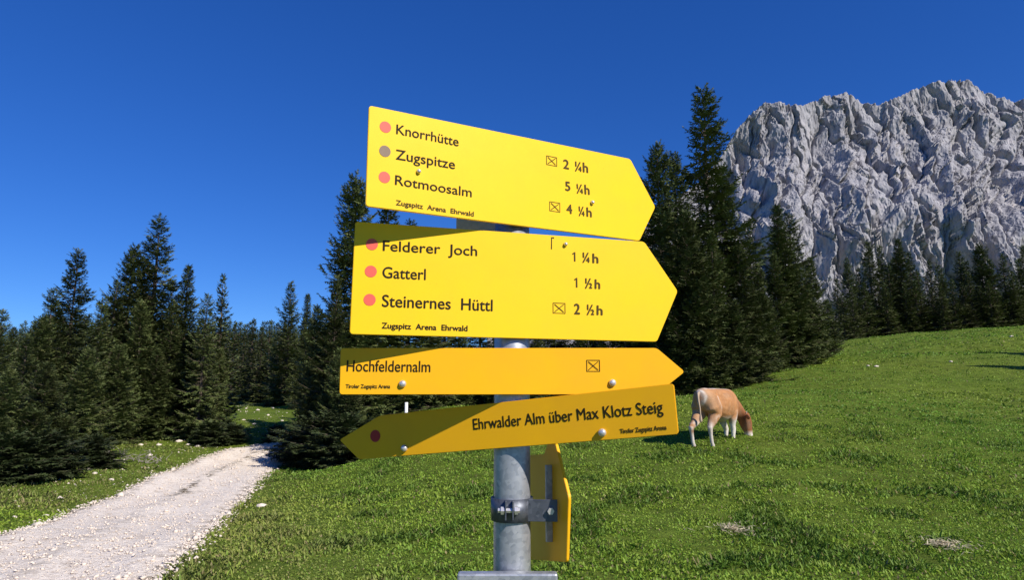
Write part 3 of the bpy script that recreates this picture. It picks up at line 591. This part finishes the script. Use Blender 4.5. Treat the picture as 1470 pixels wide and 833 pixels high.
class Board:
    def __init__(s, rot, roll, p0):
        a = math.radians(rot); r = math.radians(roll)
        s.ex = np.array([math.cos(a) * math.cos(r), math.sin(a) * math.cos(r), -math.sin(r)]); s.n = np.array([math.sin(a), -math.cos(a), 0.])
        s.ez = np.cross(s.ex, s.n); s.ez = s.ez if s.ez[2] > 0 else -s.ez; s.p0 = np.array(p0, float)
        s.M = Matrix(((s.ex[0], -s.n[0], s.ez[0], p0[0]), (s.ex[1], -s.n[1], s.ez[1], p0[1]), (s.ex[2], -s.n[2], s.ez[2], p0[2]), (0, 0, 0, 1)))
    def loc(s, px, py):
        r = ray(px, py); q = EYE + r * (np.dot(s.p0 - EYE, s.n) / np.dot(r, s.n)) - s.p0; return np.array([q @ s.ex, q @ s.ez])
    def root(s, name, label, cat):
        e = empty(name); e.matrix_world = s.M; s.e = e; return tag(e, label, cat)
    def panel(s, pts, m, th=.006):
        import bmesh
        mb = MB(); n = len(pts); mb.add([(x, 0, z) for x, z in pts] + [(x, th, z) for x, z in pts], [tuple(range(n)), tuple(reversed(range(n, 2 * n)))] + [(i, i + n, (i + 1) % n + n, (i + 1) % n) for i in range(n)])
        me = bpy.data.meshes.new('panel'); me.from_pydata(mb.v, [], mb.f); bm = bmesh.new(); bm.from_mesh(me); bmesh.ops.recalc_face_normals(bm, faces=bm.faces)
        ve = [e for e in bm.edges if abs(e.verts[0].co.y - e.verts[1].co.y) > th * .5]
        bmesh.ops.bevel(bm, geom=ve, offset=.006, segments=4, affect='EDGES', profile=.5)
        fe = [e for e in bm.edges if abs(e.verts[0].co.y - e.verts[1].co.y) < 1e-6 and len(e.link_faces) == 2 and abs(e.link_faces[0].normal.dot(e.link_faces[1].normal)) < .3]
        bmesh.ops.bevel(bm, geom=fe, offset=.0009, segments=2, affect='EDGES'); bm.to_mesh(me); bm.free()
        return link('panel', me, m, s.e)
    def text(s, body, bl, br, capy, m=None, bold=.013, capscale=None):
        """bl, br: pixel ends of the baseline; capy: pixel y of the cap top above bl"""
        c = bpy.data.curves.new('lettering', 'FONT'); c.body = body; c.resolution_u = 4; o = bpy.data.objects.new('lettering', c); COL.objects.link(o); bpy.context.view_layer.update()
        me = bpy.data.meshes.new_from_object(o); COL.objects.unlink(o); bpy.data.objects.remove(o)
        co = np.zeros(len(me.vertices) * 3); me.vertices.foreach_get('co', co); co = co.reshape(-1, 3)
        a, b_ = s.loc(*bl), s.loc(*br); cap = s.loc(bl[0], capy)[1] - a[1]; L_ = np.linalg.norm(b_ - a); d = (b_ - a) / L_; up = np.array([-d[1], d[0]])
        x = (co[:, 0] - co[:, 0].min()) / np.ptp(co[:, 0]) * L_; z = co[:, 1] / (capscale or .70) * cap
        P = a[None] + d[None] * x[:, None] + up[None] * z[:, None]
        F_ = [tuple(p.vertices) for p in me.polygons]; VV, FF = [], []
        for k_, (ox, oz) in enumerate(((0, 0), (bold * cap * 1.6, 0), (-bold * cap * 1.6, 0), (0, bold * cap), (0, -bold * cap))):
            FF += [tuple(i_ + len(VV) for i_ in f) for f in F_]; VV += [(p[0] + ox, -.0006 - .00006 * k_, p[1] + oz) for p in P]
        me2 = bpy.data.meshes.new('lettering'); me2.from_pydata(VV, [], FF); bpy.data.meshes.remove(me)
        return link('lettering', me2, m or M['ink'], s.e)
    def one(s, x, y, cy, m=None):
        a = s.loc(x, y); t = s.loc(x, cy); h = t[1] - a[1]; q = h * .085; mb = MB()
        mb.add([(a[0] - q, -.0006, a[1]), (a[0] + q, -.0006, a[1]), (a[0] + q, -.0006, a[1] + h), (a[0] - q * .3, -.0006, a[1] + h), (a[0] - h * .26, -.0006, a[1] + h * .83), (a[0] - h * .26, -.0006, a[1] + h * .70), (a[0] - q, -.0006, a[1] + h * .80)], [(0, 1, 2, 3, 6), (3, 4, 5, 6)])
        return mb.build('lettering', m or M['ink_faded'], s.e)
    def dot(s, px, py, r, m):
        c = s.loc(px, py); mb = MB(); mb.add([(c[0] + r * math.cos(t * .1963), -.0006, c[1] + r * math.sin(t * .1963)) for t in range(32)], [tuple(range(32))]); return mb.build('route_dot', m, s.e)
    def hut(s, x0, y0, x1, y1, m=None):
        a, b_ = s.loc(x0, y1), s.loc(x1, y0 + (0)); w_ = b_[0] - a[0]; h_ = s.loc(x0, y0)[1] - a[1]; t = .0013; mb = MB()
        def seg(p, q, t=t):
            p, q = np.array(p), np.array(q); d = (q - p) / np.linalg.norm(q - p); k = np.array([-d[1], d[0]]) * t / 2
            mb.add([(v[0], -.0006, v[1]) for v in (p - k, q - k, q + k, p + k)], [(0, 1, 2, 3)])
        x, z = a; seg((x, z), (x + w_, z)); seg((x, z + h_), (x + w_, z + h_)); seg((x, z - t / 2), (x, z + h_ + t / 2)); seg((x + w_, z - t / 2), (x + w_, z + h_ + t / 2))
        g = .12; seg((x + w_ * g, z + h_ * g), (x + w_ * (1 - g), z + h_ * (1 - g)), t * 1.2); seg((x + w_ * g, z + h_ * (1 - g)), (x + w_ * (1 - g), z + h_ * g), t * 1.2)
        # keep crossing strokes off the same plane
        for i in range(0, len(mb.v)): mb.v[i] = (mb.v[i][0], -.0006 - .00012 * (i // 4), mb.v[i][2])
        return mb.build('hut_symbol', m or M['ink_faded'], s.e)
    def bolt(s, px, py, r=.0065):
        c = s.loc(px, py); mb = MB(); mb.loft([((c[0], y, c[1]), (q, 0, 0), (0, 0, q)) for y, q in ((0.0002, r), (-.0035, r), (-.0065, r * .75), (-.0078, r * .3))], n=12); return mb.build('bolt', M['bolt'], s.e, True)
    def clamp(s, x, z0, h=.03):
        # rails on the back and a strap round the pole, in world terms the strap is round (x,z are board coords of the pole axis)
        mb = MB(); mb.box((x, .0105, z0), (.11, .008, h)); mb.build('clamp_rail', M['strap'], s.e, bevel=.001)

B1 = Board(28, 0, (0, YP - .055, 2.0)); B2 = Board(15, 0, (0, YP - .05, 1.9)); B3 = Board(3, 0, (0, YP - .055, 1.65)); B4 = Board(-22.7, -5.9, (0, YP - .05, 1.55))
px1 = [(530, 151), (905, 228), (941, 297), (918, 346), (525, 296)]
def outline(B, P): return [tuple(B.loc(*p)) for p in P]
B1.root('direction_sign', 'top lemon yellow arrow board reading Knorrhütte, Zugspitze and Rotmoosalm', 'sign')
B1.panel(outline(B1, px1), M['lemon'])
B1.text('Knorrhütte', (568.8, 192), (658, 210), 178); B1.text('Zugspitze', (568, 228.4), (652.8, 242.8), 214); B1.text('Rotmoosalm', (567, 265), (676.8, 283), 251)
B1.text('Zugspitz  Arena  Ehrwald', (568.3, 294.2), (679.7, 310.8), 287, M['ink_faded'], .03)
for x, y, m in ((553.2, 182.3, 'dot_pink'), (552.5, 217, 'dot_grey'), (551.8, 254.5, 'dot_pink')): B1.dot(x, y, .0115, M[m])
for x0, y0, x1, y1 in ((784.5, 223.5, 799, 236), (789, 289.5, 803.5, 302.5)): B1.hut(x0, y0, x1, y1)
for ch, bl, br, cap in (('2', (808.8, 241.5), (816.3, 243), 228.5), ('¼', (825.6, 245), (834.5, 246.5), 231.5), ('h', (837, 246.8), (843.8, 248), 233), ('5', (811.7, 273.3), (818.4, 274.2), 260.3), ('¼', (828, 277), (836.6, 278), 264), ('h', (839.5, 278.6), (846, 279.5), 265), ('4', (813.6, 306.4), (821.3, 307), 293.3), ('¼', (831, 309.4), (838.8, 310.2), 296.2), ('h', (842.2, 310.8), (849, 311.8), 297.5)):
    B1.text(ch, bl, br, cap, M['ink_faded'], .03)
B1.bolt(600.5, 246.5, .0048); B1.bolt(849.5, 291, .0048)
B2.root('direction_sign', 'second lemon yellow arrow board reading Felderer Joch, Gatterl and Steinernes Hüttl', 'sign')
B2.panel(outline(B2, [(510, 318), (925, 347), (973, 418), (943, 491), (502, 480)]), M['lemon'])
B2.text('Felderer  Joch', (549.6, 360), (684.7, 367.5), 345); B2.text('Gatterl', (549, 399), (610.8, 402), 382.8); B2.text('Steinernes  Hüttl', (548.4, 440.4), (706.8, 446.9), 423)
B2.text('Zugspitz  Arena  Ehrwald', (548, 471.6), (670.8, 475.7), 463.3, None, .03)
for x, y in ((534, 350.9), (532.3, 389.8), (530.6, 430.6)): B2.dot(x, y, .0118, M['dot_pink'])
B2.one(825, 375.6, 362); B2.one(827.8, 413, 399); B2.hut(794, 435.2, 811, 449.7)
for ch, bl, br, cap in (('¼', (836.4, 376.5), (846, 377), 362.5), ('h', (850.8, 377.5), (858.5, 378), 364), ('½', (840, 413.7), (849.6, 414.2), 399.5), ('h', (854, 414.5), (861, 415), 401), ('2', (824.4, 451), (832, 451.4), 436), ('½', (842.4, 451.8), (852.5, 452.3), 437.3), ('h', (856.8, 452.2), (864.5, 452.7), 438.5)):
    B2.text(ch, bl, br, cap, M['ink_faded'], .03)
mb = MB(); a = B2.loc(791.5, 358); b_ = B2.loc(794.5, 342); mb.add([(a[0] - .001, -.0006, a[1]), (a[0] + .0012, -.0006, a[1]), (a[0] + .0016, -.0006, b_[1]), (a[0] + .0065, -.0006, b_[1] - .001), (a[0] + .006, -.0006, b_[1] + .002), (a[0] - .0002, -.0006, b_[1] + .0018)], [(0, 1, 2, 5), (2, 3, 4, 5)]); mb.build('hut_symbol_remnant', M['ink'], B2.e)
B2.bolt(811.5, 351, .0045)
B3.root('direction_sign', 'narrow golden yellow arrow board pointing right, reading Hochfeldernalm', 'sign')
B3.panel(outline(B3, [(489, 500), (943, 500), (983, 534), (957, 555), (952, 567), (487, 567)]), M['golden'])
B3.text('Hochfeldernalm', (497.6, 533.4), (617.6, 534.4), 517.2, None, .008); B3.text('Tiroler Zugspitz Arena', (496.4, 557.6), (560, 557.8), 552, M['ink_faded'], .03)
B3.hut(842.5, 517.5, 860.5, 533.5, M['ink']); B3.bolt(578, 551.5, .0075); B3.bolt(879, 550, .0075)
B4.root('direction_sign', 'golden yellow arrow board pointing left, reading Ehrwalder Alm über Max Klotz Steig', 'sign')
B4.panel(outline(B4, [(487, 632), (545, 597), (967, 551), (974, 624), (515, 660)]), M['golden'])
B4.text('Ehrwalder Alm über Max Klotz Steig', (680, 617.3), (952.4, 592.8), 601.3, None, .008); B4.text('Tiroler Zugspitz Arena', (890.7, 622.8), (957.2, 617), 616.3, M['ink_faded'], .03)
B4.dot(538.9, 626.4, .0132, M['dot_red']); B4.bolt(581, 644, .0075); B4.bolt(864.8, 621.6, .0078)
for B, zs in ((B1, (.02, .10)), (B2, (0, -.13)), (B3, (-.003,)), (B4, (-.01,))):
    for z in zs: B.clamp(0, z)
    for z in zs:                                           # strap loop round the pole, real size, standing free of the board's tilt
        mb = MB(); rr_ = PR + .0025; R_ = B.M.to_3x3().inverted(); ctr = R_ @ (Vector((0, YP, B.p0[2] + z)) - Vector(B.p0))
        n = 24; ring = []
        for k in range(n + 1):
            t = 2 * math.pi * k / n; ring.append((math.cos(t), math.sin(t)))
        vs = [(ctr.x + rr_ * a_, ctr.y + rr_ * b_, z + q) for a_, b_ in ring for q in (-.013, .013)]
        mb.add(vs, [(2 * k, 2 * k + 2, 2 * k + 3, 2 * k + 1) for k in range(n)]); o = mb.build('clamp_strap', M['strap'], B.e, True)
        sm = o.modifiers.new('solid', 'SOLIDIFY'); sm.thickness = .002
# galvanised clamp lug seen in the gap between the two upper boards
a = at(655, 326, 1.47); b_ = at(712, 326, 1.47); mb = MB(); mb.box(((a[0] + b_[0]) / 2, .05, a[2] - pole.location.z + .003), (b_[0] - a[0], .006, .045)); mb.build('lug', M['zinc'], pole, bevel=.001)

# fifth board, seen almost edge-on, right of the pole
class Plane5(Board):
    pass
pa = np.array([.113, 1.33]); pb = np.array([.0455, 1.56]); dirv = (pa - pb) / np.linalg.norm(pa - pb)
B5 = Board(0, 0, (.0885, 1.42, 1.42)); B5.ex = np.array([dirv[0], dirv[1], 0]); B5.n = np.array([dirv[1], -dirv[0], 0.]); B5.ez = np.array([0, 0, 1.])
B5.M = Matrix(((B5.ex[0], -B5.n[0], 0, .0885), (B5.ex[1], -B5.n[1], 0, 1.42), (0, 0, 1, 1.42), (0, 0, 0, 1)))
B5.root('direction_sign', 'golden yellow board seen almost edge-on right of the pole, below the other signs', 'sign')
c1 = B5.loc(797, 636); c2 = B5.loc(816, 714); c3 = B5.loc(813, 808); q4 = B5.loc(763, 803); q5 = B5.loc(763, 652)
q4 = B5.loc(752, 803); q5 = B5.loc(752, 654); B5.panel([tuple(c2), tuple(c3), tuple(q4), tuple(q5), tuple(B5.loc(781, 653)), tuple(B5.loc(786, 637)), tuple(c1)], M['golden'], .006)
# bent galvanised rail on its back and the strap that reaches it from the pole
r0 = B5.loc(792, 668); r1 = B5.loc(799, 782)
mb = MB(); mb.box((r0[0], -.007, (r0[1] + r1[1]) / 2), (.007, .014, abs(r0[1] - r1[1]))); mb.build('rail', M['galv'], B5.e, bevel=.001)
zb = at(735, 735, 1.38)[2]; SB = empty('pole_clamp', (0, YP, zb)); tag(SB, 'dark steel band clamp round the pole, holding the edge-on board', 'clamp')
mb = MB(); n = 32; hb = .0225
vs = [((PR + .003) * math.cos(2 * math.pi * k / n), (PR + .003) * math.sin(2 * math.pi * k / n), q) for k in range(n) for q in (-hb, hb)]
mb.add(vs, [(2 * k, (2 * k + 2) % (2 * n), (2 * k + 3) % (2 * n), 2 * k + 1) for k in range(n)]); o = mb.build('band', M['strap'], SB, True); sm = o.modifiers.new('solid', 'SOLIDIFY'); sm.thickness = .0025; sm.offset = 1
mb = MB(); mb.box((.048, -.028, 0), (.088, .003, hb * 2 - .002), Matrix.Rotation(-.08, 3, 'Z')); mb.build('arm', M['strap'], SB, bevel=.0008)
for k, x in enumerate((-.0125, .002)):
    mb = MB(); mb.box((x, -.050, .004), (.0028, .020, .036)); mb.build('ear', M['strap'], SB, bevel=.0006)
mb = MB(); mb.loft([((x, -.052, .004), (0, .005, 0), (0, 0, .005)) for x in (-.028, .016)], n=6); mb.build('bolt', M['bolt'], SB)
for x in (-.019, .0085):
    mb = MB(); mb.loft([((x + q, -.052, .004), (0, .0085, 0), (0, 0, .0085)) for q in (-.0032, .0032)], n=6); mb.build('nut', M['bolt'], SB)
mb = MB(); mb.loft([((.078, y, 0), (.007, 0, 0), (0, 0, .007)) for y in (-.040, -.033)], n=6); mb.build('nut', M['bolt'], SB)

# grey panel below the clamp, only its top edge in the picture
a = at(656, 826, 1.345); b_ = at(801, 827, 1.345); e = empty('grey_sign_panel', ((a[0] + b_[0]) / 2, 1.352, a[2] - .15)); tag(e, 'grey metal panel on the pole at the bottom edge, only its top edge showing', 'sign')
wd = b_[0] - a[0]; mb = MB(); mb.box((0, .012, 0), (wd, .024, .30)); mb.build('panel', M['galv'], e, bevel=.004)
mb = MB(); mb.box((0, .0275, .03), (.05, .006, .04)); mb.build('bracket', M['strap'], e)

# ------------------------------------------------------------------ cow
def coat(P):
    """tan coat with pale legs and face, sunlight painted pale along back and rump edge; P in cow coordinates (x forward, y left, z up)"""
    tan = np.array([.46, .215, .085]); red = np.array([.27, .10, .035]); white = np.array([.74, .68, .60]); dark = np.array([.12, .05, .03])
    nn = np.array([noise.noise((p[0] * 4, p[1] * 4, p[2] * 4)) for p in P]); n2 = np.array([noise.noise((p[0] * 13, p[1] * 13, p[2] * 13)) for p in P])
    C = np.tile(tan, (len(P), 1)) * (1 + .25 * nn + .12 * n2)[:, None]
    def blend(c, f): f = np.clip(f, 0, 1)[:, None]; return C * (1 - f) + c * f
    x, y, z = P.T
    C = blend(red, (x - 1.25) * 2.2)
    C = blend(white, (.62 - z + .22 * nn + .12 * n2) * 6 * (x < 1.42))
    C = blend(white, (.05 - np.abs(z - 1.325 + .02 * nn)) * 18 * (np.abs(y) < .10) * (x < 1.1))  # sunlit line along the back, painted into the coat colour
    C = blend(np.array([.60, .40, .25]), np.exp(-((x + .04) / .12) ** 2) * (z > .5) * .45)
    C = blend(np.array([.09, .035, .02]), np.exp(-((x - 1.79) / .05) ** 2 - ((z - .52) / .06) ** 2) * .9 + np.exp(-((x - 1.64) / .05) ** 2 - ((z - .62) / .12) ** 2) * .7)
    C = blend(white, np.exp(-((x + .12 + .04 * nn) / .028) ** 2) * (z > .6) * (y < .05) * .9 + (y < 0) * np.exp(-((x - .36 + .1 * nn + .25 * (z - .8)) / .03) ** 2) * (z > .6) * (z < 1.15) * .6)  # sunlit rump edge painted pale, then the white streak on the thigh
    C = blend(white, (.70 - z + .1 * nn) * 6 * (x > .35) * (x < 1.1)); C = blend(white, np.clip((.14 - np.abs(x - 1.17 + .1 * nn)) * 12, 0, 1) * np.clip((.85 - z) * 5, 0, 1) * .8)
    C = blend(white, (x > 1.6) * np.clip((.34 - z + .05 * nn) * 9, 0, 1)); C = blend(np.array([.42, .28, .24]), (x > 1.6) * np.clip((.13 - z) * 12, 0, 1))
    n3 = np.array([noise.noise((p[0] * 9, p[1] * 9, p[2] * 3.2 + 5)) for p in P]); C = blend(np.array([.30, .19, .12]), np.clip(n3 * 1.1, 0, .45)); C = blend(np.array([.20, .14, .09]), np.clip((.30 - z) * 1.6, 0, .35) * (x < 1.5)); C = blend(np.array([.50, .27, .13]), np.clip(n2 * 1.2, 0, .4) * (z > .6) * (x < 1.3))
    C = blend(dark, (z < .055) * (x < 1.5) * .9)
    return C
def bend(P):
    P = np.array(P, float); k = np.clip((P[:, 0] - 1.3) / .45, 0, 1); k = k * k * (3 - 2 * k); x = np.where(P[:, 0] > 1.3, 1.3 + (P[:, 0] - 1.3) * .76, P[:, 0]) - 1.25; a = -.62 * k; y = P[:, 1].copy()
    Q = P.copy(); Q[:, 0] = 1.25 + x * np.cos(a) - y * np.sin(a); Q[:, 1] = x * np.sin(a) + y * np.cos(a); return Q
def make_cow():
    mb = MB()
    def ring(x, z, hw, hh, tilt=0, y=0): return ((x, y, z), (0, hw, 0), (math.sin(tilt) * hh, 0, math.cos(tilt) * hh))
    mb.loft([ring(-.15, 1.12, .05, .08), ring(-.13, 1.12, .13, .15), ring(-.04, 1.09, .215, .225), ring(.10, 1.06, .27, .27), ring(.28, 1.02, .27, .30), ring(.5, .965, .32, .36), ring(.75, .935, .345, .385), ring(.98, .95, .305, .365),
             ring(1.16, .965, .25, .345, .1), ring(1.32, .95, .185, .27, .5), ring(1.45, .86, .135, .215, .8), ring(1.58, .75, .105, .165, .9), ring(1.68, .66, .09, .13, .9)], n=20)
    # head, pointing down to the grass
    def hr(x, z, w_, h_): return ((x, 0, z), (0, w_, 0), (h_ * 1.15, 0, h_ * .36))
    mb.loft([hr(1.66, .76, .07, .07), hr(1.70, .70, .13, .135), hr(1.745, .58, .135, .145), hr(1.785, .46, .122, .14), hr(1.82, .33, .092, .108), hr(1.85, .20, .082, .092), hr(1.868, .11, .088, .088), hr(1.878, .04, .065, .062)], n=16)
    def leg(pts, rad):
        rings = []
        for i, p in enumerate(pts):
            a = Vector(pts[max(i - 1, 0)]); c = Vector(pts[min(i + 1, len(pts) - 1)]); d = (c - a).normalized(); u = Vector((0, 1, 0)).cross(d).normalized(); sv = d.cross(u)
            rings.append((p, sv * rad[i] * .92, u * rad[i]))
        mb.loft(rings, n=14)
    for sy, dx in ((-1, .05), (1, -.24)):
        y = sy * .15
        leg([(.12, sy * .12, 1.08), (.16 + dx * .1, sy * .15, .90), (.22 + dx * .4, sy * .165, .74), (.06 + dx * .75, y, .56), (-.04 + dx, y, .45), (-.01 + dx, y, .30), (.02 + dx, y, .13), (.05 + dx, y, .07), (.08 + dx, y, .0)], [.17, .205, .165, .098, .066, .043, .043, .050, .056])
    for sy, dx in ((-1, 0.0), (1, .16)):
        y = sy * .13
        leg([(1.14, sy * .13, .95), (1.10, sy * .15, .78), (1.08 + dx * .3, sy * .15, .62), (1.10 + dx * .6, y, .48), (1.13 + dx, y, .37), (1.12 + dx, y, .24), (1.12 + dx, y, .11), (1.14 + dx, y, .06), (1.17 + dx, y, 0)], [.14, .135, .105, .075, .066, .046, .047, .053, .06])
    # hip bones, shoulder, dewlap, belly
    for sy in (-1, 1): mb.loft([((.12 + q, sy * (.17 + .04 * math.sin(q * 20)), 1.245), (0, .05 * r, 0), (0, 0, .045 * r)) for q, r in ((-.09, .3), (-.03, .9), (.05, 1), (.12, .3))], n=10)
    mb.loft([((1.25, 0, .75), (0, .06, 0), (.1, 0, .05)), ((1.42, 0, .70), (0, .05, 0), (.1, 0, .06)), ((1.58, 0, .62), (0, .035, 0), (.06, 0, .05))], n=10)
    o = mb.build('body', None); m = o.modifiers.new('r', 'REMESH'); m.mode = 'VOXEL'; m.voxel_size = .017; m2 = o.modifiers.new('s', 'SMOOTH'); m2.factor = .6; m2.iterations = 5
    bpy.context.view_layer.update(); me = bpy.data.meshes.new_from_object(o.evaluated_get(bpy.context.evaluated_depsgraph_get())); old = o.data; bpy.data.objects.remove(o); bpy.data.meshes.remove(old)
    P = np.zeros(len(me.vertices) * 3); me.vertices.foreach_get('co', P); P = P.reshape(-1, 3)
    CC = coat(P)
    rib = .006 * np.sin(P[:, 0] * 52) * np.exp(-((P[:, 0] - .72) / .22) ** 2) * np.clip((1.22 - P[:, 2]) * 5, 0, 1) * (P[:, 2] > .75)
    fl = -.045 * np.exp(-((P[:, 0] - .40) / .09) ** 2 - ((P[:, 2] - 1.10) / .13) ** 2) - .02 * np.exp(-((P[:, 0] - 1.0) / .05) ** 2 - ((P[:, 2] - .98) / .2) ** 2) + .02 * np.exp(-((P[:, 0] - .14) / .06) ** 2 - ((P[:, 2] - 1.2) / .06) ** 2)
    P[:, 1] += np.sign(P[:, 1]) * (rib + fl) * (np.abs(P[:, 1]) > .1) * (P[:, 0] < 1.3)
    P = bend(P)                                            # head turned to the cow's right
    me.vertices.foreach_set('co', P.ravel().astype(np.float32)); me.polygons.foreach_set('use_smooth', np.ones(len(me.polygons), bool))
    vcol(me, 'tint', CC); me.update(); me.name = 'body'
    cm, n, b = mat('cow_coat'); a = n.nodes.new('ShaderNodeVertexColor'); a.layer_name = 'tint'; t = noise_node(n, 60, 3, objcoord(n)); r = ramp(n, t.outputs[0], [(.3, (.8, .8, .8)), (.7, (1.1, 1.1, 1.1))])
    n.links.new(mix(n, 1, a.outputs[0], r.outputs[0], 'MULTIPLY'), b.inputs['Base Color']); b.inputs['Roughness'].default_value = .7; b.inputs['Specular IOR Level'].default_value = .2; bump(n, t.outputs[0], .3, .01, b)
    p = hit(1009, 640); e = empty('cow', (p[0], 15.0, gz(p[0], 15.0) - .045), (0, 0, math.radians(45))); tag(e, 'tan and white cow grazing head down in the meadow right of the signs', 'cow')
    link('body', me, cm, e)
    hd = 0
    for sy in (-1, 1):
        q = MB(); q.loft([((1.70 - .01 * k, hd + sy * (.11 + .065 * k), .68 - .012 * k), (0, 0, .062 * r), (.03 * r, 0, 0)) for k, r in enumerate((.5, .95, .95, .3))], n=8); q.v = [tuple(v) for v in bend(q.v)]; o = q.build('ear', simple('cow_ear_hair', (.30, .13, .06), .8), e, True)
        q = MB(); q.tube([(1.71, hd + sy * .06, .71), (1.715, hd + sy * .10, .75), (1.73, hd + sy * .115, .80)], [.017, .014, .005], 8); q.v = [tuple(v) for v in bend(q.v)]; q.build('horn', simple('cow_horn', (.55, .48, .38), .4), e, True)
        q = MB(); q.loft([((1.80, hd + sy * (.085 + k * .006), .55), (.018 * r, 0, 0), (0, 0, .018 * r)) for k, r in enumerate((.7, 1, .8, .3))], n=8); q.v = [tuple(v) for v in bend(q.v)]; q.build('eye', simple('cow_eye', (.015, .01, .008), .15), e, True)
    q = MB(); pts = [(-.10, 0, 1.23), (-.165, 0, 1.20), (-.19, -.01, 1.08), (-.18, -.03, .88), (-.175, -.035, .74), (-.17, -.035, .68), (-.17, -.04, .61), (-.17, -.04, .55)]
    q.tube(pts, [.035, .03, .024, .02, .017, .028, .036, .008], 8); q.build('tail', simple('cow_tail_hair', (.46, .34, .24), .8), e, True)
make_cow()
